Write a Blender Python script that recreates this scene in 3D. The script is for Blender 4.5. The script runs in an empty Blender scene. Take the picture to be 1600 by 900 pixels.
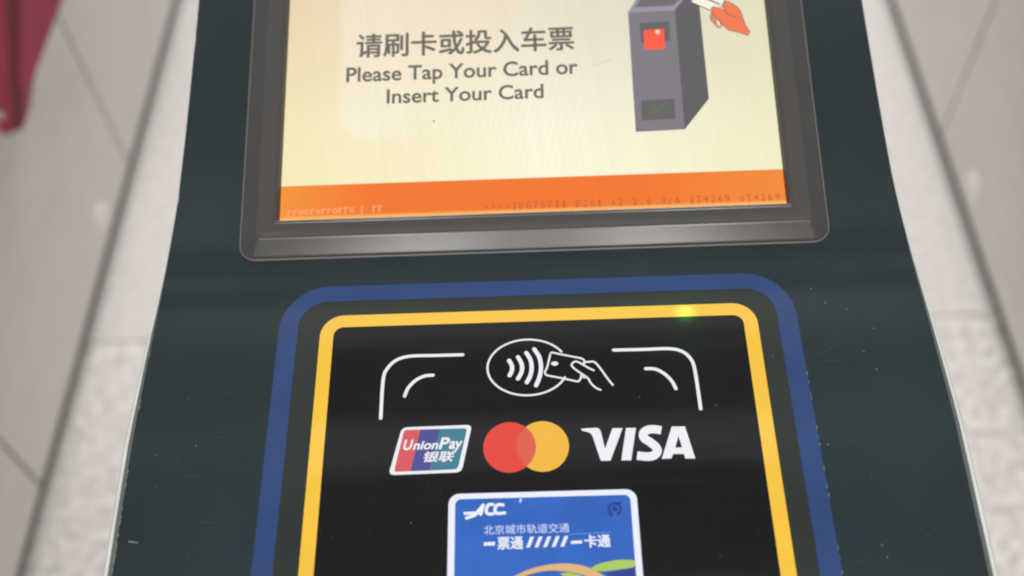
import bpy, bmesh, math, random
from mathutils import Vector, Matrix

random.seed(7)
SC = bpy.context.scene
COL = SC.collection
SC.render.engine = 'CYCLES'

# ------------------------------------------------------------ camera
cam_d = bpy.data.cameras.new('camera')
cam = bpy.data.objects.new('camera', cam_d)
COL.objects.link(cam)
SC.camera = cam
R_ = Vector((0.99916823, -0.0110241, -0.03925963))
U_ = Vector((0.03205276, 0.80749141, 0.58900784))
F_ = Vector((-0.02520853, 0.5897763, -0.80717312))
cam.matrix_world = Matrix(((R_.x, U_.x, -F_.x, 0.00134858), (R_.y, U_.y, -F_.y, -0.23744025),
                           (R_.z, U_.z, -F_.z, 1.31141984), (0, 0, 0, 1)))
cam_d.sensor_width = 36.0
cam_d.lens = 37.324
cam_d.clip_start = 0.01
cam_d.clip_end = 60.0
cam_d.dof.use_dof = True
cam_d.dof.focus_distance = 0.372
cam_d.dof.aperture_fstop = 6.6
SC.cycles.filter_width = 2.1

# ------------------------------------------------------------ light
world = bpy.data.worlds.new('World')
SC.world = world
world.use_nodes = True
bg = world.node_tree.nodes['Background']
bg.inputs[0].default_value = (0.95, 0.98, 1.03, 1)
bg.inputs[1].default_value = 0.47

SC.view_settings.view_transform = 'Standard'
SC.view_settings.look = 'None'
SC.view_settings.exposure = 0.0
SC.view_settings.gamma = 1.0
SC.view_settings.use_curve_mapping = False


def lamp(name, loc, size, watts, color=(1.0, 0.965, 0.92)):
    d = bpy.data.lights.new(name, 'AREA')
    d.shape = 'RECTANGLE'
    d.size, d.size_y = size
    d.energy = watts
    d.color = color
    o = bpy.data.objects.new(name, d)
    o.location = loc
    COL.objects.link(o)
    return o


# fluorescent rows in the station ceiling, along both passages, 3.4 m above the floor
for x in (-0.5, 0.5):
    lamp('ceiling_or_added_lamp', (x, 4.1, 3.4), (0.30, 3.4), 105)
    lamp('ceiling_or_added_lamp', (x, -2.4, 3.4), (0.30, 3.0), 66)
# soft lamps added over the gate line for haze and bands on the lid
lamp('ceiling_or_added_lamp', (0.0, 1.28, 3.4), (2.4, 0.5), 3.0, (1.0, 0.93, 0.86))
lamp('ceiling_or_added_lamp', (0.0, 0.10, 3.4), (3.4, 0.50), 2.6, (1.0, 0.94, 0.88))
lamp('ceiling_or_added_lamp', (0.0, 0.72, 3.4), (2.8, 0.14), 0.85, (0.93, 0.97, 1.0))
# small green lamp added overhead; its reflection is the green glint on the reader
g = lamp('added_green_lamp', (0.295, 0.717, 2.6), (0.028, 0.020), 0.035, (0.02, 1.0, 0.10))


# ------------------------------------------------------------ materials
def lin(c):
    c = c / 255.0
    return c / 12.92 if c <= 0.04045 else ((c + 0.055) / 1.055) ** 2.4


def srgb(r, g, b):
    return (lin(r), lin(g), lin(b), 1)


def mat(name, col, rough=0.4, metal=0.0, spec=0.5, noise=None, bump=None, coat=0.0, rnoise=None):
    """noise = (scale, amount, stretch xyz); bump = (scale, strength, distance); rnoise = (scale, amount)"""
    m = bpy.data.materials.new(name)
    m.use_nodes = True
    nt = m.node_tree
    b = nt.nodes['Principled BSDF']
    b.inputs['Base Color'].default_value = col
    b.inputs['Roughness'].default_value = rough
    b.inputs['Metallic'].default_value = metal
    b.inputs['Specular IOR Level'].default_value = spec
    b.inputs['Coat Weight'].default_value = coat
    b.inputs['Coat Roughness'].default_value = 0.03
    tc = nt.nodes.new('ShaderNodeTexCoord')

    def noise_node(scale, stretch=(1, 1, 1), detail=4, rg=0.55):
        mp = nt.nodes.new('ShaderNodeMapping')
        mp.inputs['Scale'].default_value = stretch
        nt.links.new(tc.outputs['Object'], mp.inputs['Vector'])
        n = nt.nodes.new('ShaderNodeTexNoise')
        n.inputs['Scale'].default_value = scale
        n.inputs['Detail'].default_value = detail
        n.inputs['Roughness'].default_value = rg
        nt.links.new(mp.outputs['Vector'], n.inputs['Vector'])
        return n
    if noise:
        sc, amt, st = noise
        n = noise_node(sc, st)
        r = nt.nodes.new('ShaderNodeMapRange')
        r.inputs['From Min'].default_value = 0.3
        r.inputs['From Max'].default_value = 0.7
        r.inputs['To Min'].default_value = 1 - amt
        r.inputs['To Max'].default_value = 1 + amt
        nt.links.new(n.outputs['Fac'], r.inputs['Value'])
        mx = nt.nodes.new('ShaderNodeMix')
        mx.data_type = 'RGBA'
        mx.blend_type = 'MULTIPLY'
        mx.inputs['Factor'].default_value = 1.0
        mx.inputs['A'].default_value = col
        nt.links.new(r.outputs['Result'], mx.inputs['B'])
        nt.links.new(mx.outputs['Result'], b.inputs['Base Color'])
    if rnoise:
        n = noise_node(rnoise[0])
        r = nt.nodes.new('ShaderNodeMapRange')
        r.inputs['From Min'].default_value = 0.3
        r.inputs['From Max'].default_value = 0.7
        r.inputs['To Min'].default_value = rough - rnoise[1]
        r.inputs['To Max'].default_value = rough + rnoise[1]
        nt.links.new(n.outputs['Fac'], r.inputs['Value'])
        nt.links.new(r.outputs['Result'], b.inputs['Roughness'])
    if bump:
        n = noise_node(bump[0], bump[3] if len(bump) > 3 else (1, 1, 1), detail=3)
        bp = nt.nodes.new('ShaderNodeBump')
        bp.inputs['Strength'].default_value = bump[1]
        bp.inputs['Distance'].default_value = bump[2]
        nt.links.new(n.outputs['Fac'], bp.inputs['Height'])
        nt.links.new(bp.outputs['Normal'], b.inputs['Normal'])
    return m


def glow(name, col, strength=1.0):
    """a colour shown by the lit display"""
    m = mat(name, (0.01, 0.01, 0.01, 1), rough=0.35, spec=0.25)
    b = m.node_tree.nodes['Principled BSDF']
    b.inputs['Emission Color'].default_value = col
    b.inputs['Emission Strength'].default_value = strength
    return m


PR = 0.17      # gloss of the printed acrylic
M = {}
M['panel'] = mat('dark teal acrylic', (0.0085, 0.0178, 0.0208, 1), PR, spec=0.38, noise=(17, 0.22, (1, 0.5, 1)), rnoise=(11, 0.07), bump=(9, 0.05, 0.002))
M['olive'] = mat('dark olive ink', (0.0155, 0.0195, 0.0155, 1), PR, spec=0.38, noise=(40, 0.08, (1, 1, 1)))
M['black'] = mat('black ink', (0.0022, 0.0022, 0.0025, 1), 0.12, spec=0.18, rnoise=(18, 0.05), coat=0.35, bump=(34, 0.22, 0.0016, (0.12, 1, 1)))
M['blue'] = mat('blue ink', (0.0125, 0.036, 0.125, 1), PR, noise=(60, 0.08, (1, 1, 1)))
M['yellow'] = mat('yellow ink', (0.64, 0.385, 0.032, 1), PR, spec=0.05, coat=1.0, noise=(50, 0.04, (1, 1, 1)))
M['white'] = mat('white ink', (0.58, 0.585, 0.62, 1), PR)
M['red'] = mat('red ink', (0.52, 0.038, 0.026, 1), PR)
M['orange'] = mat('orange ink', (0.49, 0.074, 0.040, 1), PR)
M['amber'] = mat('amber ink', (0.60, 0.325, 0.030, 1), PR)
M['up_red'] = mat('logo red ink', (0.46, 0.065, 0.075, 1), PR)
M['up_blue'] = mat('logo blue ink', (0.045, 0.05, 0.20, 1), PR)
M['up_teal'] = mat('logo teal ink', (0.03, 0.14, 0.19, 1), PR)
M['cyan'] = mat('card blue ink', (0.016, 0.085, 0.36, 1), PR, noise=(70, 0.10, (1, 1, 1)))
M['card_white'] = mat('card white ink', (0.56, 0.59, 0.69, 1), PR)
M['pale_blue'] = mat('pale blue ink', (0.38, 0.47, 0.72, 1), PR)
M['navy'] = mat('navy ink', (0.012, 0.03, 0.20, 1), PR)
M['tan'] = mat('tan ink', (0.50, 0.31, 0.13, 1), PR)
M['leaf'] = mat('leaf green ink', (0.28, 0.40, 0.075, 1), PR)
M['sky'] = mat('sky blue ink', (0.10, 0.30, 0.72, 1), PR)
M['bezel'] = mat('grey moulded plastic', (0.042, 0.039, 0.036, 1), 0.24, noise=(120, 0.06, (1, 1, 1)), bump=(900, 0.05, 0.0003))
M['gasket'] = mat('pale gasket edge', (0.10, 0.093, 0.09, 1), 0.35)
M['edge'] = mat('ground acrylic edge', (0.50, 0.525, 0.50, 1), 0.30, noise=(90, 0.12, (1, 1, 1)))
M['edge_dark'] = mat('dark edge film', (0.075, 0.085, 0.078, 1), 0.4)
M['edge_line'] = mat('pale film border', (0.42, 0.44, 0.42, 1), 0.35)
M['edge_rim'] = mat('dull acrylic rim', (0.13, 0.14, 0.13, 1), 0.45)
M['dust'] = mat('pale dust', (0.16, 0.175, 0.17, 1), 0.8)
M['scratch'] = mat('faint scratch', (0.055, 0.065, 0.068, 1), 0.6)
M['flake'] = mat('bare film edge', (0.34, 0.36, 0.35, 1), 0.5)
M['steel'] = mat('brushed stainless steel', (0.68, 0.655, 0.62, 1), 0.46, metal=0.55, noise=(9, 0.05, (1, 1, 6)), rnoise=(5, 0.05), bump=(3, 0.04, 0.01))
M['core'] = mat('dark cabinet frame', (0.12, 0.115, 0.11, 1), 0.7)
M['plinth'] = mat('dark rubber plinth', (0.15, 0.143, 0.137, 1), 0.7)
M['lens'] = mat('pale disc surface', (0.80, 0.78, 0.74, 1), 0.25)  # even pale colour of the round discs on the cabinet sides
M['flap'] = mat('red flap leather', (0.30, 0.034, 0.055, 1), 0.5, noise=(14, 0.10, (1, 1, 1)), bump=(160, 0.1, 0.001))
M['flap_rim'] = mat('red flap edging', (0.31, 0.05, 0.08, 1), 0.5, noise=(14, 0.08, (1, 1, 1)))
M['flap_groove'] = mat('dark red groove', (0.14, 0.028, 0.034, 1), 0.6)
M['bolt'] = mat('zinc bolt', (0.5, 0.42, 0.42, 1), 0.3, metal=0.6)
M['tile'] = mat('pale stone tile', (0.51, 0.495, 0.48, 1), 0.5, noise=(75, 0.14, (1, 1, 1)))
M['granite'] = mat('mottled pale granite', (0.515, 0.50, 0.48, 1), 0.45, noise=(62, 0.30, (1, 1, 1)))
M['grout'] = mat('grey grout', (0.50, 0.48, 0.46, 1), 0.9)

# colours on the display
G = {}
G['ink'] = glow('display grey lettering', srgb(104, 96, 88))
G['front'] = glow('display purple grey', srgb(124, 117, 127))
G['side'] = glow('display dark grey', srgb(90, 87, 90))
G['rim'] = glow('display light grey', srgb(150, 143, 160))
G['hole'] = glow('display mid grey', srgb(108, 102, 104))
G['shade'] = glow('display shade grey', srgb(96, 92, 92))
G['red'] = glow('display red', srgb(250, 88, 56))
G['spark'] = glow('display spark', srgb(252, 226, 214))
G['green'] = glow('display grey green', srgb(88, 104, 84))
G['card'] = glow('display card cream', srgb(244, 241, 222))
G['line'] = glow('display line brown', srgb(112, 98, 84))
G['hand'] = glow('display hand orange', srgb(240, 118, 74))
G['hand2'] = glow('display hand pink', srgb(222, 128, 100))
G['scratch'] = glow('display faint line', srgb(214, 204, 184))
G['stat'] = glow('display status brown', srgb(198, 96, 42))
G['pink'] = glow('display pink', srgb(250, 162, 116))

# ------------------------------------------------------------ drawing data, millimetres on the two lid planes
ART = {
 'bracket_left': [(-26.1,-36.36),(-35.91,-36.3),(-44.51,-36.28),(-49.37,-37.67),(-52.49,-40.94),(-53.74,-45.41),(-53.84,-59.72)],
 'bracket_right': [(26.83,-36.34),(37.37,-36.43),(46.27,-36.46),(50.6,-37.71),(53.28,-40.72),(54.26,-45.25),(54.71,-59.73)],
 'arc_left': [(-36.38,-44.01),(-39.37,-44.27),(-42.32,-45.79),(-44.88,-48.65),(-45.97,-51.71)],
 'arc_right': [(37.41,-43.97),(40.76,-44.26),(43.78,-46.24),(45.93,-48.98),(47.08,-51.93)],
 'ellL': [(-17.37,-41.67)],
 'ellR': [(10.58,-42.25)],
 'ellT': [(-2.73,-31.15)],
 'ellB': [(-3.77,-52.81)],
 'wave1': [(-9.81,-39.2),(-9.02,-40.86),(-8.8,-42.23),(-9.06,-43.57),(-9.72,-44.99)],
 'wave2': [(-6.7,-37.94),(-5.68,-40.07),(-5.32,-42.17),(-5.76,-44.31),(-6.85,-46.34)],
 'wave3': [(-3.74,-36.39),(-2.42,-39.0),(-2.01,-42.19),(-2.56,-45.32),(-3.83,-47.87)],
 'wave4': [(-0.94,-35.01),(0.77,-38.28),(1.23,-42.12),(0.64,-45.87),(-0.65,-49.12)],
 'card': [(4.67,-36.97),(5.19,-36.53),(6.18,-36.79),(8.55,-37.44),(14.06,-38.86),(15.43,-39.24),(16.29,-39.94),(16.35,-40.72),(15.9,-41.82)],
 'card2': [(4.67,-36.97),(3.98,-39.86),(3.3,-42.5),(2.56,-44.02),(2.74,-44.91),(3.51,-45.48),(8.19,-46.63),(13.43,-48.05),(14.33,-47.7),(14.87,-46.74),(15.0,-45.98)],
 'chip': [(6.03,-40.93)],
 'thumb': [(19.44,-44.04),(17.81,-43.1),(15.9,-41.71),(13.98,-40.53),(12.99,-40.43),(12.06,-41.24),(11.94,-41.9),(12.68,-43.04),(15.33,-45.33),(17.22,-46.93),(18.11,-48.7),(19.11,-50.04),(20.13,-50.94),(21.37,-51.58)],
 'finger': [(16.64,-40.73),(17.93,-40.69),(19.52,-40.67),(20.65,-41.64),(22.28,-44.24),(24.06,-47.37),(25.67,-49.82)],
 'knuckle': [(15.03,-45.54),(16.62,-47.12),(15.64,-46.98)],
 'up_out': [(-46.69,-64.53),(-45.7,-63.57),(-44.1,-63.37),(-24.15,-63.17),(-23.12,-63.65),(-23.0,-64.77),(-25.72,-78.36),(-26.27,-79.53),(-27.6,-80.08),(-48.41,-80.34),(-49.66,-80.02),(-49.94,-78.83)],
 'up_in': [(-45.76,-65.05),(-45.32,-64.49),(-44.52,-64.35),(-25.06,-64.38),(-24.55,-64.64),(-24.48,-65.34),(-27.07,-77.61),(-27.4,-78.43),(-28.29,-78.99),(-47.56,-79.26),(-48.29,-79.0),(-48.32,-78.29)],
 'up_s1': [(-40.06,-64.24),(-43.02,-79.51)],
 'up_s2': [(-33.52,-64.32),(-36.8,-79.22)],
 'up_txt': [(-45.84,-71.65),(-27.71,-71.83),(-26.15,-69.45),(-44.62,-67.91)],
 'up_cn': [(-38.45,-76.2),(-29.0,-76.12),(-38.11,-72.48),(-28.38,-72.54)],
 'mc': [(-10.15,-71.73),(1.02,-71.91),(-18.89,-71.46),(9.65,-72.1),(-10.03,-62.56),(-10.27,-80.58)],
 'visaV': [(13.94,-65.74),(19.06,-65.52),(20.11,-65.93),(20.59,-66.97),(21.61,-73.18),(24.54,-65.87),(27.94,-65.97),(23.15,-77.47),(19.99,-77.38),(17.69,-68.47),(17.08,-67.44),(16.03,-66.97),(14.44,-66.54)],
 'visaI': [(29.1,-65.92),(32.39,-66.02),(30.0,-77.53),(26.71,-77.44)],
 'visaS': [(32.48,-65.44),(40.37,-77.9)],
 'visaA': [(44.37,-65.9),(48.77,-65.95),(51.05,-77.51),(47.78,-77.42),(47.49,-75.8),(43.99,-75.7),(43.19,-77.28),(40.08,-77.27)],
 'visaA_h': [(46.31,-69.35),(47.1,-73.52),(44.81,-73.45)],
 'visaS_pts': [(40.78,-67.16),(38.54,-66.71),(36.4,-66.82),(34.83,-67.98),(34.83,-69.72),(36.57,-71.2),(38.3,-72.83),(38.83,-74.41),(37.92,-75.8),(36.15,-76.37),(34.05,-76.25),(32.02,-75.9)],
 'tc_out': [(-29.9,-91.33),(-29.36,-88.8),(-26.62,-87.49),(27.91,-87.33),(30.26,-88.41),(30.87,-90.28)],
 'tc_in': [(-27.81,-91.84),(-27.26,-89.79),(-25.71,-89.23),(26.89,-89.33),(28.59,-90.21),(28.68,-92.05)],
 'acc': [(-25.43,-96.01),(-11.77,-91.15)],
 'acc_bar': [(-25.32,-93.74),(-21.92,-93.61),(-22.14,-94.65),(-25.13,-94.75)],
 'acc_A': [(-23.89,-95.38),(-21.26,-93.86),(-19.28,-91.39),(-18.18,-91.2),(-19.28,-94.59),(-20.47,-94.7),(-19.94,-93.21),(-22.35,-96.1),(-23.67,-96.06)],
 'acc_C1': [(-15.75,-91.49),(-17.07,-91.46),(-17.83,-92.81),(-17.83,-93.95),(-17.08,-94.65),(-15.54,-94.56)],
 'acc_C2': [(-12.44,-91.72),(-14.2,-91.58),(-15.0,-92.75),(-15.01,-93.94),(-14.22,-94.51),(-11.94,-94.39)],
 'logo': [(23.54,-93.51),(21.0,-93.44),(26.07,-93.58),(23.37,-96.09)],
 'tc_t1': [(-18.71,-101.36),(8.53,-101.2),(-18.71,-98.45),(8.66,-98.21)],
 'tc_yi': [(-18.71,-103.89),(-15.16,-103.81),(-15.17,-104.96),(-18.71,-105.04)],
 'tc_pt': [(-14.31,-106.34),(-6.33,-106.25),(-14.28,-102.5),(-6.25,-102.45)],
 'tc_sl': [(-5.33,-105.92),(-3.87,-102.43),(-2.65,-102.46),(-4.17,-105.95),(5.53,-105.99),(7.04,-102.72),(8.16,-102.75),(6.61,-106.02)],
 'tc_yi2': [(8.97,-104.19),(12.51,-104.06),(12.46,-105.07),(8.92,-105.15)],
 'tc_kt': [(13.26,-106.41),(21.21,-106.27),(13.45,-102.54),(21.45,-102.44)],
 'tc_line': [(8.71,-102.01),(21.71,-101.69)],
 'swoosh': [(-8.84,-114.76),(-4.97,-113.1),(0.19,-111.81),(5.75,-111.35),(10.43,-111.77),(14.21,-112.86),(18.74,-115.41)],
 'leaf': [(14.18,-113.37),(17.25,-111.82),(21.56,-110.89),(24.99,-110.64),(28.59,-111.03),(28.32,-112.88),(25.65,-113.45),(21.37,-113.9),(17.54,-114.14)],
 'navy': [(19.41,-114.79),(23.06,-114.11),(28.42,-113.22),(28.79,-115.71),(19.58,-115.48)],
 'swin': [(-6.71,-114.81),(-1.58,-113.83),(4.39,-113.64),(8.61,-114.51),(9.0,-115.21)],
 'flake': [(-7.02,-89.57),(-6.22,-89.69),(-6.6,-91.15),(-7.22,-91.04)],
 'yel_corner': [(-76.28,-25.57),(-75.53,-20.33),(-68.66,-19.12)],
 'yin': [(-72.4,-28.31),(-68.33,-24.02),(71.07,-23.77),(73.43,-28.29),(77.34,-116.93),(-72.86,-113.13)],
 'bin': [(-85.05,-35.58),(-78.46,-12.72),(72.37,-13.19),(84.68,-23.48),(85.97,-117.15),(-85.69,-112.8)],
 'green': [(50.93,-20.94),(56.6,-21.15),(53.94,-24.99)],
 'sc1': [(-133.31,-100.6),(-130.3,-101.1)],
 'cn': [(-67.72,90.03),(18.0,89.21),(-67.95,100.3),(18.41,99.34)],
 'en1': [(-71.65,79.09),(19.31,78.41),(-71.82,85.77),(19.58,84.76)],
 'en2': [(-55.54,68.87),(5.56,68.5),(-55.62,74.91),(5.75,74.48)],
 'bar': [(-94.13,35.01),(94.36,35.28)],
 'stat': [(-18.1,22.38),(96.14,22.33),(-18.06,25.37),(96.46,25.42)],
 'pink': [(-93.37,23.18),(-57.21,22.9),(-93.51,26.31),(-57.26,26.02)],
 'g_front': [(40.38,105.19),(58.9,105.38),(59.09,53.01),(40.36,52.67)],
 'g_side': [(58.9,105.38),(62.75,110.06),(65.13,114.68),(68.86,114.51),(68.82,105.1),(69.27,65.71),(59.09,53.01)],
 'g_rim': [(40.38,105.19),(43.77,110.91),(46.04,114.75),(65.13,114.68),(62.75,110.06),(58.9,105.38)],
 'g_hole': [(43.02,107.41),(45.47,110.84),(47.41,114.69),(62.42,114.8),(61.27,110.13),(58.37,107.51)],
 'g_rimlit': [(43.02,107.41),(58.37,107.51),(58.9,105.38),(40.38,105.19)],
 'g_sq0': [(44.62,99.95),(56.32,100.37),(56.2,91.75),(44.76,91.1)],
 'g_sq': [(45.98,96.8),(54.09,97.22),(53.81,88.04),(45.78,88.01)],
 'g_spark': [(51.44,95.79)],
 'g_box': [(43.11,65.9),(55.97,66.26),(55.83,57.63),(43.13,57.41)],
 'g_arr': [(53.22,64.53),(49.43,61.75)],
 'g_arr2': [(47.62,64.24),(46.51,62.24),(46.69,59.89),(50.33,60.47)],
 'g_card': [(65.53,109.0),(72.65,104.77),(78.81,107.38),(80.12,110.85),(71.18,113.62)],
 'g_cardstripe': [(71.26,110.31),(76.77,107.24)],
 'g_cardedge': [(65.52,108.84),(68.95,106.81),(72.65,104.77)],
 'g_cardedge2': [(77.69,106.11),(79.08,108.94),(80.12,110.85)],
 'g_hand': [(73.25,105.52),(74.32,106.26),(76.63,105.53),(78.26,104.83),(78.0,107.42),(79.92,108.51),(82.16,107.0),(83.73,105.6),(84.9,103.61),(85.33,100.87),(86.32,96.97),(87.61,94.22),(86.79,92.57),(83.07,94.27),(79.14,95.36),(77.63,97.35),(76.18,100.11),(74.32,102.13),(73.44,103.72)],
 'g_fing': [(73.11,103.74),(74.66,102.12),(76.18,100.11),(76.99,97.76),(76.21,96.41),(75.23,96.68),(73.72,98.83),(72.69,100.27),(72.58,102.21)],
 'g_crease': [(78.25,104.68),(79.76,102.67),(82.98,100.97)],
 'g_nail': [(74.97,100.17),(76.08,98.96),(76.39,97.02),(75.32,97.83)],
 'pale': [(-74.75,116.22),(-73.32,63.11),(-70.16,56.94),(-66.39,55.16),(-46.51,49.23),(17.44,51.32)],
 'speck': [(-37.14,60.29)],
 'scr': [(24.96,81.7),(32.6,84.21)],
}



# ------------------------------------------------------------ lid geometry
A1, A2 = math.radians(4.86986), math.radians(18.2124)


FOLD = 0.018                                            # half length of the soft fold between the two planes


def on(plane, x, v, h=0.0):
    """metres on the lower ('L') or upper ('U') lid plane -> world point; the planes meet at y=0, z=1 in a soft fold"""
    a = A1 if plane == 'L' else A2
    if abs(v) >= FOLD:
        return Vector((x, v * math.cos(a) - h * math.sin(a), 1.0 + v * math.sin(a) + h * math.cos(a)))
    t = (v + FOLD) / (2 * FOLD)
    y = -FOLD * math.cos(A1) * (1 - t) ** 2 + FOLD * math.cos(A2) * t * t
    z = 1.0 - FOLD * math.sin(A1) * (1 - t) ** 2 + FOLD * math.sin(A2) * t * t
    a = A1 + (A2 - A1) * t
    return Vector((x, y - h * math.sin(a), z + h * math.cos(a)))


def lerp_table(t, v):
    if v <= t[0][0]:
        return t[0][1]
    for (a, b), (c, d) in zip(t, t[1:]):
        if v <= c:
            s = (v - a) / (c - a)
            return b + (d - b) * s
    return t[-1][1]


HW = [(-.30, .1350), (-.15, .1362), (-.118, .1369), (-.09, .1377), (-.065, .1384), (-.035, .1381), (-.018, .1378),
      (-.005, .1373), (.01, .1364), (.03, .1349), (.06, .1339), (.10, .1331), (.24, .1312)]
TW = [(-.30, .0045), (-.12, .0047), (-.085, .0047), (-.06, .0044), (-.035, .0037), (-.006, .0026), (.03, .0013), (.10, .0009), (.24, .0009)]
SIDE_A = [(y, z) for y, z in [(-.305, .02), (1.545, .02)]]


def lid_profile():
    """(v parameter, y, z, normal) down the middle of the lid, nose to back"""
    out = []
    for i in range(16):                                  # rounded nose
        t = i / 16 * (math.pi / 2 - A1)
        ang = math.pi / 2 - t                            # slope of the tangent
        r = 0.03
        p0 = on('L', 0, -.27)
        cy, cz = p0.y + r * math.sin(A1), p0.z - r * math.cos(A1)
        n = (-math.sin(ang), math.cos(ang))
        out.append((-.30 + .03 * i / 16, cy + r * n[0], cz + r * n[1], n))
    vv = [-.27 + .252 * i / 31 for i in range(32)] + [-FOLD + 2 * FOLD * i / 16 for i in range(1, 16)] + [.018 + .212 * i / 27 for i in range(28)]
    for v in vv:
        p = on('L' if v < 0 else 'U', 0, v)
        an = A1 + (A2 - A1) * max(0, min(1, (v + FOLD) / (2 * FOLD)))
        out.append((v, p.y, p.z, (-math.sin(an), math.cos(an))))
    e = on('U', 0, .23)
    for i in range(1, 9):                                # rolls over into the flat back
        an = A2 - (A2 + 0.35) * i / 8
        e = e + Vector((0, math.cos(an), math.sin(an))) * .012
        out.append((.23 + .001 * i, e.y, e.z, (-math.sin(an), math.cos(an))))
    for i in range(1, 5):
        an = -0.35 + 0.35 * i / 4
        e = e + Vector((0, math.cos(an), math.sin(an))) * .03
        out.append((.24, e.y, e.z, (-math.sin(an), math.cos(an))))
    for i in range(1, 5):
        out.append((.24, e.y + (1.55 - e.y) * i / 4, e.z, (0, 1)))
    return out


PROF = lid_profile()


# ------------------------------------------------------------ object helpers
def link(name, me, parent=None):
    o = bpy.data.objects.new(name, me)
    COL.objects.link(o)
    if parent:
        o.parent = parent
    return o


def thing(name, label, cat, loc=(0, 0, 0), group=None):
    o = link(name, None)
    o.location = loc
    o['label'] = label
    o['category'] = cat
    if group:
        o['group'] = group
    return o


class MB:
    def __init__(self):
        self.v, self.f, self.fm, self.mats = [], [], [], []

    def mi(self, m):
        if m not in self.mats:
            self.mats.append(m)
        return self.mats.index(m)

    def face(self, pts, m):
        b = len(self.v)
        self.v += [tuple(p) for p in pts]
        self.f.append(tuple(range(b, b + len(pts))))
        self.fm.append(self.mi(m))

    def grid(self, rows, m, closed=False):
        b = len(self.v)
        n = len(rows[0])
        for r in rows:
            self.v += [tuple(p) for p in r]
        for i in range(len(rows) - 1):
            for j in range(n if closed else n - 1):
                k = (j + 1) % n
                self.f.append((b + i * n + j, b + i * n + k, b + (i + 1) * n + k, b + (i + 1) * n + j))
                self.fm.append(self.mi(m))

    def box(self, x0, x1, y0, y1, z0, z1, m):
        p = [Vector((x, y, z)) for x in (x0, x1) for y in (y0, y1) for z in (z0, z1)]
        for q in ((0, 1, 3, 2), (4, 6, 7, 5), (0, 4, 5, 1), (2, 3, 7, 6), (0, 2, 6, 4), (1, 5, 7, 3)):
            self.face([p[i] for i in q], m)

    def build(self, name, parent=None, smooth=False, bevel=0.0, flip_up=False):
        me = bpy.data.meshes.new(name)
        me.from_pydata(self.v, [], self.f)
        for m in self.mats:
            me.materials.append(m)
        for p, i in zip(me.polygons, self.fm):
            p.material_index = i
            p.use_smooth = smooth
        bm = bmesh.new()
        bm.from_mesh(me)
        bmesh.ops.remove_doubles(bm, verts=bm.verts, dist=1e-6)
        if flip_up:
            bmesh.ops.triangulate(bm, faces=[f for f in bm.faces if len(f.verts) > 4])
            for f in bm.faces:
                f.normal_update()
                if f.normal.z < 0:
                    f.normal_flip()
        else:
            bmesh.ops.recalc_face_normals(bm, faces=bm.faces)
        if bevel:
            ed = [e for e in bm.edges if len(e.link_faces) == 2 and e.calc_face_angle(0) > 0.6]
            bmesh.ops.bevel(bm, geom=ed, offset=bevel, segments=2, affect='EDGES', profile=0.5)
        bm.to_mesh(me)
        bm.free()
        o = link(name, me)
        if parent:
            o.parent = parent
            o.matrix_parent_inverse = parent.matrix_world.inverted()
        return o


def smooth_line(pts, n=6):
    """Catmull-Rom through 2-D points"""
    if len(pts) < 3:
        return list(pts)
    P = [pts[0]] + list(pts) + [pts[-1]]
    out = []
    for i in range(1, len(P) - 2):
        p0, p1, p2, p3 = P[i - 1:i + 3]
        for k in range(n):
            t = k / n
            out.append(tuple(0.5 * ((2 * p1[d]) + (-p0[d] + p2[d]) * t + (2 * p0[d] - 5 * p1[d] + 4 * p2[d] - p3[d]) * t * t +
                                    (-p0[d] + 3 * p1[d] - 3 * p2[d] + p3[d]) * t ** 3) for d in (0, 1)))
    out.append(pts[-1])
    return out


class Print(MB):
    """flat print on one of the lid planes; coordinates in millimetres"""
    def __init__(self, plane, h):
        super().__init__()
        self.plane, self.h = plane, h

    def w(self, p, dh=0.0):
        return on(self.plane, p[0] / 1000, p[1] / 1000, (self.h + dh) / 1000)

    def poly(self, pts, m, dh=0.0):
        self.face([self.w(p, dh) for p in pts], m)

    def ring(self, a, b, m, dh=0.0):
        n = len(a)
        for i in range(n):
            j = (i + 1) % n
            self.face([self.w(p, dh) for p in (a[i], a[j], b[j], b[i])], m)

    def stroke(self, pts, width, m, dh=0.0, closed=False, cap=True):
        n = len(pts)
        L, Rr = [], []
        for i in range(n):
            a = pts[(i - 1) % n] if (closed or i > 0) else pts[i]
            b = pts[(i + 1) % n] if (closed or i < n - 1) else pts[i]
            dx, dy = b[0] - a[0], b[1] - a[1]
            d = math.hypot(dx, dy) or 1
            nx, ny = -dy / d * width / 2, dx / d * width / 2
            L.append((pts[i][0] + nx, pts[i][1] + ny))
            Rr.append((pts[i][0] - nx, pts[i][1] - ny))
        for i in range(n if closed else n - 1):
            j = (i + 1) % n
            self.poly([L[i], L[j], Rr[j], Rr[i]], m, dh)
        if cap and not closed:
            for c, q in ((pts[0], pts[1]), (pts[-1], pts[-2])):
                an = math.atan2(c[1] - q[1], c[0] - q[0])
                self.poly([(c[0] + width / 2 * math.cos(an + t * math.pi / 8), c[1] + width / 2 * math.sin(an + t * math.pi / 8))
                           for t in range(-4, 5)], m, dh)

    def disc(self, c, rx, ry, m, dh=0.0, n=48):
        self.poly([(c[0] + rx * math.cos(2 * math.pi * i / n), c[1] + ry * math.sin(2 * math.pi * i / n)) for i in range(n)], m, dh)

    def finish(self, name, parent):
        return self.build(name, parent, flip_up=True)


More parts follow.
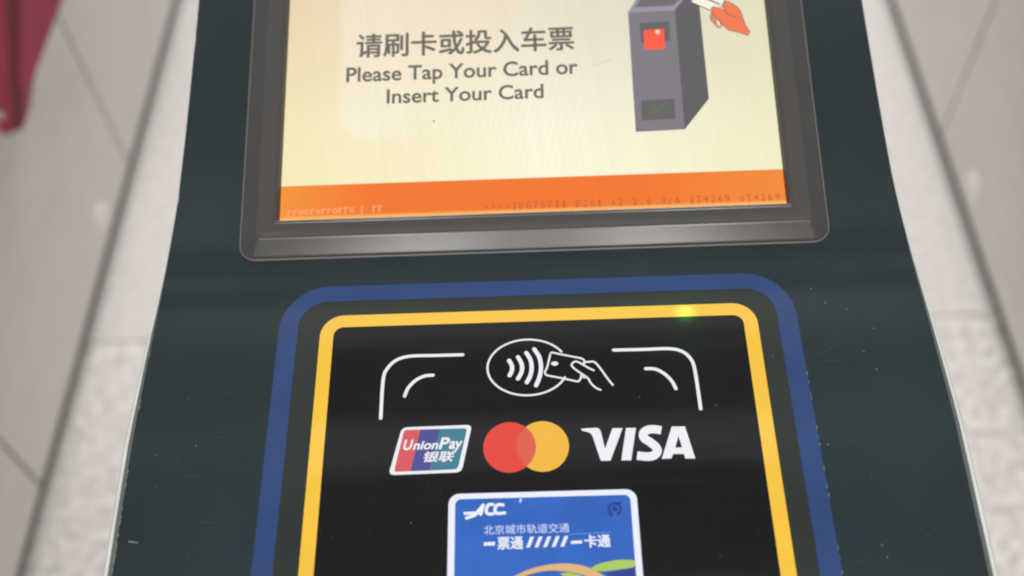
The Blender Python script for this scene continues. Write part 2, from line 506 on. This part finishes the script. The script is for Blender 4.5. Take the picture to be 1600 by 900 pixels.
def text_mesh(body, bold=0.0, shear=0.0):
    c = bpy.data.curves.new('lettering', 'FONT')
    c.body = body
    c.size = 1.0
    c.offset = bold
    c.resolution_u = 4
    o = bpy.data.objects.new('lettering', c)
    COL.objects.link(o)
    dg = bpy.context.evaluated_depsgraph_get()
    me = bpy.data.meshes.new_from_object(o.evaluated_get(dg))
    V = [(v.co.x + shear * v.co.y, v.co.y) for v in me.vertices]
    F = [tuple(p.vertices) for p in me.polygons]
    bpy.data.objects.remove(o)
    bpy.data.meshes.remove(me)
    return V, F


def add_text(pr, body, x0, x1, v0, v1, m, bold=0.0, shear=0.0, ref=None, dh=0.0, heavy=0.0):
    """heavy: stroke thickening by offset copies; letters filling x0..x1; v0..v1 is the box height, or baseline..top of ref letters"""
    V, F = text_mesh(body, bold, shear)
    xs, ys = [v[0] for v in V], [v[1] for v in V]
    ya, yb = min(ys), max(ys)
    if ref:
        RV, _ = text_mesh(ref, bold, 0)
        ya, yb = 0.0, max(v[1] for v in RV)
    sx = (x1 - x0) / (max(xs) - min(xs))
    sy = (v1 - v0) / (yb - ya)
    k = pr.mi(m)
    for q, (ox, oy) in enumerate([(0, 0)] if not heavy else [(heavy * math.cos(t * math.pi / 3), heavy * math.sin(t * math.pi / 3)) for t in range(6)]):
        b = len(pr.v)
        for x, y in V:
            pr.v.append(tuple(pr.w((x0 + (x - min(xs)) * sx + ox, v0 + (y - ya) * sy + oy), dh + .004 * q)))
        for f in F:
            pr.f.append(tuple(i + b for i in f))
            pr.fm.append(k)


def rrect(x0, x1, y0, y1, r, n=10):
    """closed loop, counter-clockwise; r = (bottom left, bottom right, top right, top left)"""
    out = []
    for (cx, cy, rr, a0) in ((x0 + r[0], y0 + r[0], r[0], 180), (x1 - r[1], y0 + r[1], r[1], 270),
                             (x1 - r[2], y1 - r[2], r[2], 0), (x0 + r[3], y1 - r[3], r[3], 90)):
        for i in range(n + 1):
            t = math.radians(a0 + 90 * i / n)
            out.append((cx + rr * math.cos(t), cy + rr * math.sin(t)))
    return out


def clip(poly, a, bb, keep_left):
    out = []
    def side(q):
        s = (bb[0] - a[0]) * (q[1] - a[1]) - (bb[1] - a[1]) * (q[0] - a[0])
        return s if keep_left else -s
    for i in range(len(poly)):
        q, r = poly[i], poly[(i + 1) % len(poly)]
        sq, sr = side(q), side(r)
        if sq >= 0:
            out.append(q)
        if (sq >= 0) != (sr >= 0):
            t = sq / (sq - sr)
            out.append((q[0] + (r[0] - q[0]) * t, q[1] + (r[1] - q[1]) * t))
    return out


# ------------------------------------------------------------ floor
def structure(o):
    o['kind'] = 'structure'
    return o


b = MB()
b.face([(-6, -6, -.003), (6, -6, -.003), (6, 8, -.003), (-6, 8, -.003)], M['grout'])
floor = structure(b.build('floor'))
tile_me = {}
XS = [-2.3 + 0.8 * i - 0.4 for i in range(8)]
YS = [-.155 - .8 + 0.8 * i for i in range(6)]
for yi, y in enumerate(YS):
    for x in (-1.9, -1.1, -.3, .5, 1.3):
        key = 'granite' if y + .8 < .66 else 'tile'
        if key not in tile_me:
            t = MB()
            t.box(.001, .799, .001, .799, -.012, 0, M[key])
            tile_me[key] = t.build('floor_tile', None, bevel=.0012)
            o = tile_me[key]
        else:
            o = link('floor_tile', tile_me[key].data)
        o.location = (x if x != -.3 else -.3, y, 0)
        o.parent = floor

# ------------------------------------------------------------ gate cabinets
BW = .131                                               # half width over the side panels
JOINTS = [-.28, -.19, .39, .97, 1.54]


def body_outline(off):
    """side outline of the cabinet under the lid: list of (y, z)"""
    top = [(y - n[0] * off, z - n[1] * off) for (v, y, z, n) in PROF[::3]]
    return top


def cabinet(root, cx):
    b = MB()
    top = [(y, z) for v, y, z, n in PROF if -.27 <= y <= 1.54]
    top = [(-.285, top[0][1] - .02)] + [(y, z - .010) for y, z in top[::2]] + [(1.54, top[-1][1] - .010)]
    prof = [(-.285, .048)] + top + [(1.54, .048)]
    rows = [[(cx + sx * .127, y, z) for y, z in prof] for sx in (-1, 1)]
    b.grid(rows, M['core'], closed=True)
    b.face([(cx - .127, y, z) for y, z in prof], M['core'])
    b.face([(cx + .127, y, z) for y, z in prof], M['core'])
    b.build('cabinet_frame', root)
    b = MB()
    b.box(cx - .117, cx + .117, -.27, 1.53, 0, .048, M['plinth'])
    b.build('plinth', root)
    for s in (-1, 1):
        for y0, y1 in zip(JOINTS, JOINTS[1:]):
            b = MB()
            x0, x1 = sorted((cx + s * .1272, cx + s * BW))
            b.box(x0, x1, y0 + .0025, y1 - .0025, .042, .955, M['steel'])
            b.build('side_panel', root, bevel=.0012)
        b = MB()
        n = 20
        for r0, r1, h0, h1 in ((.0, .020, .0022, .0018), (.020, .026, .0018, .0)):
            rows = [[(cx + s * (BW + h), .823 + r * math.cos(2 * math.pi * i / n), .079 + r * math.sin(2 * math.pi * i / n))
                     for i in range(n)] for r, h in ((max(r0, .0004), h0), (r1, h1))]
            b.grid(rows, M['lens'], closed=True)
        b.build('pale_disc', root, smooth=True)  # small raised pale disc low on each side panel


def lid(root, cx, name='control_panel'):
    b = MB()
    NX = 24
    rows = []
    for v, y, z, n in PROF:
        w = lerp_table(HW, v)
        rows.append([(cx - w, y - n[0] * .006, z - n[1] * .006)] +
                    [(cx + w * (2 * j / NX - 1), y, z) for j in range(NX + 1)] +
                    [(cx + w, y - n[0] * .006, z - n[1] * .006)])
    b.grid(rows, M['panel'])
    o = b.build(name, root, smooth=True)
    o.data.set_sharp_from_angle(angle=math.radians(9))
    return o


def lid_edges(root, cx):
    for s in (-1, 1):
        b = MB()
        for part, mm in (((0, .0000, -.0012), (0, .00006, -.0007), (0, .00018, -.0007), (0, .00024, -.0014)), 'edge_line'), \
                (((0, .00024, -.0014), (.12, .0002, -.0016), (.40, .0001, -.0016)), 'edge_dark'), \
                (((.40, .0001, -.0016), (.46, 0, -.0010), (.64, 0, -.0014), (.82, 0, -.0026)), 'edge'), \
                (((.82, 0, -.0026), (.92, 0, -.0040), (1.0, 0, -.0060), (.9, 0, -.0095)), 'edge_rim'):
            rows = []
            for v, y, z, n in PROF:
                w, t = lerp_table(HW, v), lerp_table(TW, v)
                rows.append([(cx + s * (w + k * t + dx), y + n[0] * h, z + n[1] * h) for k, dx, h in part])
            b.grid(rows, M[mm])
        b.build('acrylic_edge', root, smooth=True)


gate = thing('fare_gate', 'fare gate in the foreground with a lit screen and a black card reader sticker', 'fare gate', (0, 0, 0), 'fare gates of one row')
cabinet(gate, 0)
panel = lid(gate, 0)
lid_edges(gate, 0)

left_gate = thing('fare_gate', 'neighbouring fare gate on the left with plain steel side and a red flap', 'fare gate', (-.799, 0, 0), 'fare gates of one row')
right_gate = thing('fare_gate', 'neighbouring fare gate on the right, plain steel side without a flap', 'fare gate', (.791, 0, 0), 'fare gates of one row')
bpy.context.view_layer.update()
for g, cx in ((left_gate, -.799), (right_gate, .791)):
    cabinet(g, cx)
    lid(g, cx)
    lid_edges(g, cx)

# red flap out of the left gate: a fan-shaped padded leaf, 34 mm thick
FY = .72
face_out = [(-.70, .366), (-.657, .366), (-.643, .372), (-.634, .386), (-.606, .440), (-.510, .577), (-.452, .664), (-.428, .72), (-.42, .80), (-.42, .86), (-.70, .86)]
core_in = [(-.699, .368), (-.660, .368), (-.648, .378), (-.641, .394), (-.625, .440), (-.572, .577), (-.540, .664), (-.525, .72), (-.52, .80), (-.52, .858), (-.699, .858)]


def slab(pts, y0, y1, m, name, parent, bevel=0.0):
    b = MB()
    b.face([(x, y0, z) for x, z in pts], m)
    b.face([(x, y1, z) for x, z in pts][::-1], m)
    b.grid([[(x, y, z) for x, z in pts] for y in (y0, y1)], m, closed=True)
    return b.build(name, parent, bevel=bevel)


flap = slab(face_out, FY, FY + .034, M['flap_rim'], 'flap', left_gate, bevel=.004)
slab(core_in, FY - .003, FY + .002, M['flap'], 'flap_pad', flap, bevel=.001)
b = MB()
gl = [(x, z) for x, z in core_in[2:9]]
for (x0, z0), (x1, z1) in zip(gl, gl[1:]):
    b.face([(x0 - .004, FY - .0045, z0), (x1 - .004, FY - .0045, z1), (x1 + .010, FY - .0045, z1), (x0 + .005, FY - .0045, z0)], M['flap_groove'])
b.build('flap_groove', flap)
b = MB()
rows = [[(-.658 + r * math.cos(2 * math.pi * i / 16), FY - h, .402 + r * math.sin(2 * math.pi * i / 16)) for i in range(16)]
        for r, h in ((.0072, .003), (.0068, .006), (.005, .0075), (.0004, .008))]
b.grid(rows, M['bolt'], closed=True)
b.build('flap_bolt', flap, smooth=True)


# ------------------------------------------------------------ screen surround: raised moulded frame
def frame_loops():
    """(loop offset outward, height) pairs from the outside in; millimetres on the upper plane"""
    spec = [(0.3, 0.05, 6.0), (0.0, 0.8, 5.8), (-0.3, 1.1, 5.5), (-0.9, 1.4, 4.8), (-5.7, 4.1, 1.6), (-6.2, 4.4, 1.3), (-6.8, 4.5, 1.0),
            (-7.3, 4.4, 0.9), (-11.9, 3.0, 0.6), (-12.3, 3.1, 0.6), (-12.7, 3.3, 0.6), (-13.1, 3.2, 0.6), (-13.4, 2.8, 0.6), (-14.0, 0.1, 0.5)]
    loops = []
    for off, h, r in spec:
        x0, x1, y0, y1 = -109.4 - off, 108.5 + off, 5.9 - off, 181 + off
        if off < -7.0:                                  # bottom band a little wider than the sides
            y0 = 5.9 + 7.0 + (-off - 7.0) * 1.12
        loops.append((rrect(x0, x1, y0, y1, (r, r, r, r), 8), h))
    return loops


b = MB()
loops = frame_loops()
rows = [[on('U', x / 1000, y / 1000, h / 1000) for x, y in lp] for lp, h in loops]
b.grid(rows, M['bezel'], closed=True)
bezel = b.build('screen_bezel', gate, smooth=True)
# pale seal where the frame meets the lid
b = MB()
seal = [(rrect(-109.4 - o, 108.5 + o, 5.9 - o, 181 + o, (6 + o,) * 4, 8), h) for o, h in ((.9, .02), (.75, .35), (.35, .5), (.1, .4))]
b.grid([[on('U', x / 1000, y / 1000, h / 1000) for x, y in lp] for lp, h in seal], M['gasket'], closed=True)
b.build('bezel_seal', gate, smooth=True)

# ------------------------------------------------------------ lit display
COLS = [-96, -50, -20, 0, 40, 97]
BASE = {115: [(234, 214, 174), (236, 218, 182), (234, 220, 190), (233, 221, 197), (228, 218, 196), (225, 221, 190)],
        85: [(240, 222, 178), (243, 228, 190), (242, 230, 202), (242, 232, 210), (235, 227, 204), (232, 227, 190)],
        60: [(245, 232, 184), (247, 237, 197), (248, 240, 210), (250, 244, 222), (245, 239, 212), (238, 233, 194)],
        44: [(246, 234, 184), (249, 239, 196), (251, 243, 208), (252, 247, 218), (249, 244, 212), (242, 237, 195)]}
PALE = {115: (242, 229, 205), 85: (246, 234, 209), 60: (250, 242, 217), 44: (251, 244, 220)}
VR = [44, 60, 85, 115]


def mixc(a, b, t):
    return tuple(p + (q - p) * t for p, q in zip(a, b))


def interp(keys, vals, k):
    if k <= keys[0]:
        return vals[0]
    for i in range(len(keys) - 1):
        if k <= keys[i + 1]:
            return mixc(vals[i], vals[i + 1], (k - keys[i]) / (keys[i + 1] - keys[i]))
    return vals[-1]


def screen_colour(x, v):
    if v < 35.1:
        c = mixc((243, 115, 20), (247, 146, 44), max(0, (-60 - x) / 36))
        c = mixc(c, (244, 138, 40), max(0, (x - 40) / 56))
        return mixc(c, (251, 184, 110), max(0, min(1, (22.9 - v) / 1.2)))
    cols = [interp(COLS, BASE[k], x) for k in VR]
    c = interp(VR, cols, v)
    dx, dv = max(-74 + 13 - x, 0), max(53 + 13 - v, 0)
    d = math.hypot(dx, dv) - 13
    m = max(0, min(1, 0.5 - d / 4.5)) * .8
    m *= max(0, min(1, (20 - x) / 75)) if x > -55 else 1
    if v < 62:
        m *= max(0, min(1, (-28 - x) / 36))
    p = interp(VR, [PALE[k] for k in VR], v)
    return mixc(c, p, m)


xs = [-97 + i * 1.0 for i in range(195)]
vs = [20.6 + i * .6 for i in range(24)] + [35.0, 35.2] + [36 + i * 1.2 for i in range(104)]
streak = [random.gauss(0, 1) for _ in range(400)]
me = bpy.data.meshes.new('display_screen')
verts = [tuple(on('U', x / 1000, v / 1000, .0002)) for v in vs for x in xs]
nx = len(xs)
faces = [(i * nx + j, i * nx + j + 1, (i + 1) * nx + j + 1, (i + 1) * nx + j) for i in range(len(vs) - 1) for j in range(nx - 1)]
me.from_pydata(verts, [], faces)
ca = me.color_attributes.new('picture', 'FLOAT_COLOR', 'POINT')
buf = []
for v in vs:
    for j, x in enumerate(xs):
        c = screen_colour(x, v)
        s = 1 + .004 * streak[int(j + (v - 20) * .12 + 100) % 400] * (1 if v > 35.1 else .4)
        if v > 36:
            s += .011 * math.sin(x * 2.3 - v * .55) * math.exp(-((x - 2) / 34) ** 2 - ((v - 58) / 20) ** 2)
        buf += [lin(min(255, c[0] * s)), lin(min(255, c[1] * s)), lin(min(255, c[2] * s)), 1]
ca.data.foreach_set('color', buf)
scr_m = glow('lit display', (1, 1, 1, 1), 0.97)
at = scr_m.node_tree.nodes.new('ShaderNodeAttribute')
at.attribute_name = 'picture'
scr_m.node_tree.links.new(at.outputs['Color'], scr_m.node_tree.nodes['Principled BSDF'].inputs['Emission Color'])
me.materials.append(scr_m)
screen = link('display_screen', me, gate)

p = Print('U', .32)
add_text(p, '请刷卡或投入车票', -67.8, 18.2, 89.3, 99.9, G['ink'], heavy=.22)
p.finish('chinese_lettering', screen)
p = Print('U', .32)
add_text(p, 'Please Tap Your Card or', -71.7, 19.4, 78.75, 85.1, G['ink'], bold=.018, ref='l')
p.finish('english_lettering', screen)
p = Print('U', .32)
add_text(p, 'Insert Your Card', -55.6, 5.65, 68.7, 74.8, G['ink'], bold=.018, ref='d')
p.finish('english_lettering', screen)

p = Print('U', .32)
line = '++++IP075711 P261 A2.2.6.8r6 iT4269 oT4269'
for i, ch in enumerate(line):
    if ch == ' ':
        continue
    cx = -17.4 + i * 2.655
    w = {'.': .5, '+': 1.4, 'i': .8, '1': .9, 'I': .5, 'r': 1.2}.get(ch, 1.75)
    y0, y1 = 22.55, 25.4
    if ch == '+':
        y0, y1 = 23.0, 24.6
    elif ch == '.':
        y0, y1 = 22.55, 23.05
    elif ch in 'or':
        y1 = 24.6
    add_text(p, ch, cx - w / 2, cx + w / 2, y0, y1, G['stat'], bold=.004)
    if ch in 'IPTi1r':
        p.poly([(cx - .7 - (.4 if ch in 'Pr' else 0), 22.5), (cx + .7 - (.4 if ch in 'Pr' else 0), 22.5),
                (cx + .7 - (.4 if ch in 'Pr' else 0), 22.85), (cx - .7 - (.4 if ch in 'Pr' else 0), 22.85)], G['stat'], .05)
    if ch == 'I':
        p.poly([(cx - .7, 25.1), (cx + .7, 25.1), (cx + .7, 25.45), (cx - .7, 25.45)], G['stat'], .05)
p.finish('status_lettering', screen)

p = Print('U', .32)                                    # worn, unreadable line at the left end of the bar
x = -92.6
for i, (w, hh) in enumerate(((1.6, 1.5), (1.8, 1.6), (1.6, 1.5), (1.9, 1.7), (1.7, 1.9), (1.5, 1.6), (1.9, 2.0), (1.6, 1.8), (1.8, 1.9), (1.9, 2.0), (1.6, 2.2), (1.8, 2.1), (.0, 0), (.9, 3.3), (.0, 0), (2.0, 2.4), (1.4, 2.4))):
    if w:
        base = 23.4 - (0.9 if hh > 3 else 0)
        k = (2, 2, 3, 0, 2, 3, 2, 2, 1, 2, 2, 3, 9, 9, 9, 2, 2)[i]
        c = (x + w / 2, base + hh / 2)
        if k == 0:
            p.stroke([(c[0] + .7 * math.cos(math.radians(t)), c[1] + hh / 2 * math.sin(math.radians(t))) for t in range(40, 321, 28)], .5, G['pink'])
        elif k == 1:
            p.stroke([(c[0] + .7 * math.cos(math.radians(t)), c[1] + hh / 2 * math.sin(math.radians(t))) for t in range(0, 361, 30)], .5, G['pink'])
        elif k == 2:
            p.stroke([(x + .4, base), (x + .4, base + hh)], .55, G['pink'])
            p.stroke([(x + .5, base + hh * .7), (x + 1.0, base + hh), (x + 1.5, base + hh * .85)], .45, G['pink'], .03)
        elif k == 3:
            p.stroke([(x + .3, base + hh), (x + .5, base + .2), (x + 1.2, base), (x + 1.5, base + hh)], .5, G['pink'])
        else:
            p.stroke([(x + .3, base), (x + .3, base + hh)], .55, G['pink'])
    x += 2.15
p.finish('worn_lettering', screen)

# picture of a ticket gate and a hand holding a card
p = Print('U', .30)
p.poly(ART['g_rim'], G['rim'])
p.poly(ART['g_hole'], G['hole'], .03)
p.poly(ART['g_front'], G['front'])
p.poly(ART['g_side'], G['side'], .03)
p.poly(ART['g_sq0'], G['shade'], .04)
p.poly(ART['g_sq'], G['red'], .08)
cx, cy = ART['g_spark'][0]
p.poly([(cx + (1.25 if i % 2 == 0 else .65) * math.cos(i * math.pi / 6), cy + (1.25 if i % 2 == 0 else .65) * math.sin(i * math.pi / 6)) for i in range(12)], G['spark'], .12)
p.poly(ART['g_box'], G['shade'], .04)
p.stroke(ART['g_arr'], .9, G['green'], .08)
p.poly(ART['g_arr2'], G['green'], .085)
p.stroke(ART['g_front'][:2], .5, G['rim'], .07)
p.finish('gate_picture', screen)
p = Print('U', .36)
p.poly(ART['g_card'], G['card'])
p.stroke(ART['g_cardstripe'], .7, G['line'], .03)
p.stroke(ART['g_cardedge'], .45, G['line'], .04)
p.stroke(ART['g_cardedge2'], .6, G['line'], .04)
p.poly(ART['g_fing'], G['hand2'], .05)
p.poly(ART['g_hand'], G['hand'], .08)
p.poly(ART['g_nail'], G['spark'], .10)
p.stroke(ART['g_hand'] + ART['g_hand'][:1], .32, G['line'], .09)
p.stroke(ART['g_fing'], .3, G['line'], .06)
p.stroke(ART['g_crease'], .4, G['line'], .10)
p.finish('hand_picture', screen)
p = Print('U', .32)
p.disc(ART['speck'][0], .42, .36, G['ink'], n=10)
p.finish('screen_speck', screen)
p = Print('U', .32)
p.stroke(ART['scr'], .35, G['scratch'])
p.finish('screen_scratch', screen)

# ------------------------------------------------------------ card reader sticker
X0, X1, YT, YB = -92.4, 92.4, -6.6, -262.0
b_out = rrect(X0, X1, YB, YT, (17, 17, 17.5, 17.5), 12)
b_in = rrect(X0 + 6.9, X1 - 6.9, YB + 6.9, YT - 6.3, (10, 10, 10.5, 10.5), 12)
y_out = rrect(-77.3, 78.3, YB + 14.5, -18.9, (8.4,) * 4, 12)
y_in = rrect(-72.45, 73.35, YB + 19.5, -23.75, (3.6,) * 4, 12)
p = Print('L', .20)
cuts = [-300.0, -18.0, -16.0, -14.0, -12.0, -10.0, -8.0, 0.0]
for c0, c1 in zip(cuts, cuts[1:]):                     # follows the soft fold
    p.poly(clip(clip(b_out, (0, c0), (1, c0), True), (0, c1), (1, c1), False), M['olive'])
sticker = p.finish('card_reader_sticker', gate)
p = Print('L', .28)
p.ring(b_out, b_in, M['blue'])
p.finish('blue_border', sticker)
p = Print('L', .30)
p.poly(rrect(-75, 76, YB + 17, -21.5, (6,) * 4, 12), M['black'])
p.finish('black_field', sticker)
p = Print('L', .38)
p.ring(y_out, y_in, M['yellow'])
p.finish('yellow_border', sticker)

p = Print('L', .40)
for k, nm in (('bracket_left', 'corner_bracket'), ('bracket_right', 'corner_bracket'), ('arc_left', 'corner_arc'), ('arc_right', 'corner_arc')):
    p = Print('L', .40)
    p.stroke(smooth_line(ART[k], 5), 1.2, M['white'])
    p.finish(nm, sticker)
# contactless sign: oval, waves, hand with card
ec = (-3.4, -41.95)
oval = [(ec[0] + 14.0 * math.cos(math.radians(t)), ec[1] + 10.85 * math.sin(math.radians(t))) for t in range(31, 337, 5)]
p = Print('L', .40)
p.stroke(oval, .72, M['white'])
p.finish('oval_outline', sticker)
p = Print('L', .40)
for k in ('wave1', 'wave2', 'wave3', 'wave4'):
    p.stroke(smooth_line(ART[k], 5), 1.5, M['white'])
p.finish('radio_waves', sticker)
p = Print('L', .43)
p.stroke(smooth_line(ART['card'], 3), .68, M['white'])
p.stroke(smooth_line(ART['card2'], 3), .68, M['white'])
p.disc(ART['chip'][0], 1.25, .85, M['white'], n=20)
p.stroke(smooth_line(ART['thumb'], 4), .68, M['white'], .02)
p.stroke(smooth_line(ART['finger'], 4), .72, M['white'], .03)
p.poly(ART['knuckle'], M['white'], .04)
p.finish('hand_with_card', sticker)

# payment marks
p = Print('L', .40)
p.poly(ART['up_out'], M['white'])
ui = ART['up_in']


s1, s2 = ART['up_s1'], ART['up_s2']
p.poly(clip(ui, s1[1], s1[0], True), M['up_red'], .04)
mid = clip(clip(ui, s1[1], s1[0], False), s2[1], s2[0], True)
p.poly(mid, M['up_blue'], .04)
p.poly(clip(ui, s2[1], s2[0], False), M['up_teal'], .04)
add_text(p, 'U', -45.7, -42.3, -71.75, -68.0, M['white'], bold=.03, shear=.25, dh=.08)
add_text(p, 'nion', -42.5, -33.9, -71.7, -68.6, M['white'], bold=.028, shear=.25, dh=.08)
add_text(p, 'P', -33.9, -30.0, -71.7, -67.5, M['white'], bold=.03, shear=.25, dh=.08)
add_text(p, 'ay', -30.4, -25.7, -73.0, -68.9, M['white'], bold=.028, shear=.25, dh=.08)
add_text(p, '银联', -38.7, -28.6, -76.2, -72.5, M['white'], heavy=.11, shear=.22, dh=.08)
p.finish('payment_mark', sticker)
p = Print('L', .40)
rc, yc, rx, ry = (-10.1, -71.65), (.93, -71.65), 8.8, 9.05
p.disc(rc, rx, ry, M['red'])
p.disc(yc, rx, ry, M['amber'], .04, n=64)
lens = []
hx = (yc[0] - rc[0]) / 2
t0 = math.acos(hx / rx)
for i in range(21):
    t = -t0 + 2 * t0 * i / 20
    lens.append((rc[0] + rx * math.cos(t), rc[1] + ry * math.sin(t)))
for i in range(1, 20):
    t = math.pi - t0 + 2 * t0 * i / 20
    lens.append((yc[0] + rx * math.cos(t), yc[1] + ry * math.sin(t)))
p.poly(lens, M['orange'], .08)
p.finish('payment_mark', sticker)
p = Print('L', .40)
va = ART['visaV']
p.poly(va, M['white'])
p.poly(ART['visaI'], M['white'])
p.stroke(smooth_line(ART['visaS_pts'], 5), 3.0, M['white'], .02, cap=False)
A = ART['visaA']
H = ART['visaA_h']
p.poly([A[0], A[1], H[0]], M['white'])
p.poly([A[1], A[2], A[3], A[4], H[1], H[0]], M['white'])
p.poly([A[0], H[0], H[2], A[5], A[6], A[7]], M['white'])
p.poly([H[2], H[1], A[4], A[5]], M['white'])
p.finish('payment_mark', sticker)

# printed picture of a travel card
p = Print('L', .40)
p.poly(rrect(-30.2, 30.9, -184.5, -87.45, (3.6,) * 4), M['card_white'])
p.finish('card_border', sticker)
p = Print('L', .46)
p.poly(rrect(-28.0, 28.75, -182.3, -89.35, (2.0,) * 4), M['cyan'])
p.finish('card_face', sticker)
p = Print('L', .52)
sw = smooth_line(ART['swoosh'], 5)
si = smooth_line([(-8.84, -115.4), (-4.0, -114.1), (1.0, -113.6), (5.5, -113.9), (9.2, -115.2), (12.0, -118.0), (13.0, -124.0)], 5)
p.poly([(-12.0, -116.6)] + sw + [(20.8, -117.4), (22.0, -120.5), (22.2, -124.0), (19.8, -121.0)] + smooth_line([(17.0, -117.6), (13.0, -115.4), (9.0, -114.2), (5.5, -113.7), (1.0, -113.5), (-4.0, -114.4), (-8.84, -115.9)], 5), M['tan'])
p.poly(smooth_line([(5.0, -114.5), (8.5, -114.3), (12.5, -115.8), (15.5, -118.6), (17.0, -122.0), (13.0, -119.5), (8.5, -116.6), (5.0, -114.5)], 4)[:-1], M['leaf'], .04)
p.poly([(x, v) for x, v in ART['navy'][:3]] + [(28.75, -113.2), (28.75, -132), (24.5, -126), (22.5, -118)], M['navy'], .03)
p.poly(smooth_line(ART['leaf'] + ART['leaf'][:1], 4)[:-1], M['leaf'], .05)
p.finish('card_swoosh', sticker)
p = Print('L', .52)
p.poly(ART['acc_bar'], M['card_white'])
p.stroke([(-24.2, -95.75), (-21.6, -94.9), (-18.9, -91.6)], 1.15, M['card_white'], .02)
p.stroke([(-18.9, -91.6), (-19.7, -94.6)], 1.1, M['card_white'], .03)
p.stroke([(-21.9, -94.1), (-19.6, -94.1)], .9, M['card_white'], .035)
for k in ('acc_C1', 'acc_C2'):
    p.stroke(smooth_line([ART[k][0]] + ART[k][1:5] + [ART[k][5]], 4), 1.05, M['card_white'], .04)
p.finish('card_lettering', sticker)
p = Print('L', .52)
add_text(p, '北京城市轨道交通', -18.7, 8.6, -101.4, -98.3, M['pale_blue'], heavy=.03)
p.finish('card_lettering', sticker)
p = Print('L', .52)
p.poly(ART['tc_yi'], M['card_white'])
add_text(p, '票通', -14.3, -6.3, -106.35, -102.4, M['card_white'], heavy=.12)
s = ART['tc_sl']
for i in range(5):
    d = i * (s[4][0] - s[0][0]) / 4
    p.poly([(s[0][0] + d, -105.95), (s[3][0] + d, -105.95), (s[2][0] + d, -102.5), (s[1][0] + d, -102.5)], M['card_white'])
p.poly(ART['tc_yi2'], M['card_white'])
add_text(p, '卡通', 13.3, 21.35, -106.4, -102.4, M['card_white'], heavy=.12)
p.stroke(ART['tc_line'], .18, M['sky'])
p.poly(ART['flake'], M['pale_blue'])
p.finish('card_lettering', sticker)
p = Print('L', .52)
c = (23.5, -94.0)
p.stroke([(c[0] + 1.9 * math.cos(math.radians(t)), c[1] + 1.9 * math.sin(math.radians(t))) for t in range(-60, 241, 15)], .85, M['navy'])
p.disc(c, .95, .95, M['navy'], n=20)
p.stroke([(c[0] - 2.2, c[1] - 1.6), (c[0] - 1.0, c[1] - 2.2)], .6, M['navy'])
p.stroke([(c[0] + 1.0, c[1] + 1.7), (c[0] + 2.3, c[1] + 2.3)], .6, M['navy'])
p.finish('card_emblem', sticker)

# ------------------------------------------------------------ wear: dust, nicks, bare film edges
p = Print('L', .62)
for i in range(120):
    x, v = random.uniform(-135, 135), random.uniform(-135, -7)
    r = random.choice((.06, .07, .08, .09, .11, .15))
    if 88 < x < 125 and v > -60 and random.random() < .5:
        r *= 1.5
    p.disc((x, v), r * random.uniform(.7, 1.6), r, M['dust'], n=6)
for (x, v) in ((110.0, -23), (118.0, -31), (113, -40), (116, -47), (103, -20), (99, -14), (95, -74), (-116, -68), (106, -108), (107, -112)):
    p.disc((x, v), .26, .22, M['dust'], n=7)
p.stroke(ART['sc1'], .35, M['dust'])
for i in range(26):
    x, v = random.choice((-1, 1)) * random.uniform(95, 132), random.uniform(-125, -10)
    an, ln = random.gauss(0.3, 0.5), random.uniform(1.5, 9)
    p.stroke([(x, v), (x + ln * .5 * math.cos(an), v + ln * .5 * math.sin(an) + .15), (x + ln * math.cos(an), v + ln * math.sin(an))], random.uniform(.035, .07), M['scratch'])
o = p.finish('dust', panel)
o['kind'] = 'stuff'
p = Print('U', .15)
for i in range(30):
    s = random.choice((-1, 1))
    x, v = s * random.uniform(111, 133), random.uniform(10, 125)
    r = random.choice((.06, .07, .09))
    p.disc((x, v), r, r, M['dust'], n=6)
o = p.finish('dust', panel)
o['kind'] = 'stuff'

p = Print('L', .10)
v = -8.0
while v > -150:                                        # chipped film along the left edge
    w = lerp_table(HW, v / 1000) * 1000
    ln = random.uniform(.4, 2.2)
    if random.random() < .5 * min(1, -v / 120):
        t = random.uniform(.06, .2)
        p.poly([(-w + .1, v), (-w + .1 + t, v - .1), (-w + .1 + t * random.uniform(.3, 1), v - ln), (-w + .1, v - ln)], M['flake'])
    v -= ln + random.uniform(.1, .9)
v = -45.0
while v > -150:                                        # and along the right edge of the blue border
    ln = random.uniform(.3, 1.6)
    if random.random() < .45:
        p.poly([(92.3, v), (92.3 + random.uniform(.12, .3), v), (92.3 + random.uniform(.1, .25), v - ln), (92.3, v - ln)], M['dust'], .3)
    v -= ln + random.uniform(.3, 2.5)
o = p.finish('chipped_edge', panel)
o['kind'] = 'stuff'
p = Print('U', .10)
v = 3.0
while v < 125:
    w = lerp_table(HW, v / 1000) * 1000
    ln = random.uniform(.5, 3)
    if random.random() < .3:
        t = random.uniform(.05, .2)
        p.poly([(-w + .1, v), (-w + .1 + t, v), (-w + .1 + t, v + ln), (-w + .1, v + ln)], M['flake'])
    v += ln + random.uniform(.2, 1.5)
o = p.finish('chipped_edge', panel)
o['kind'] = 'stuff'
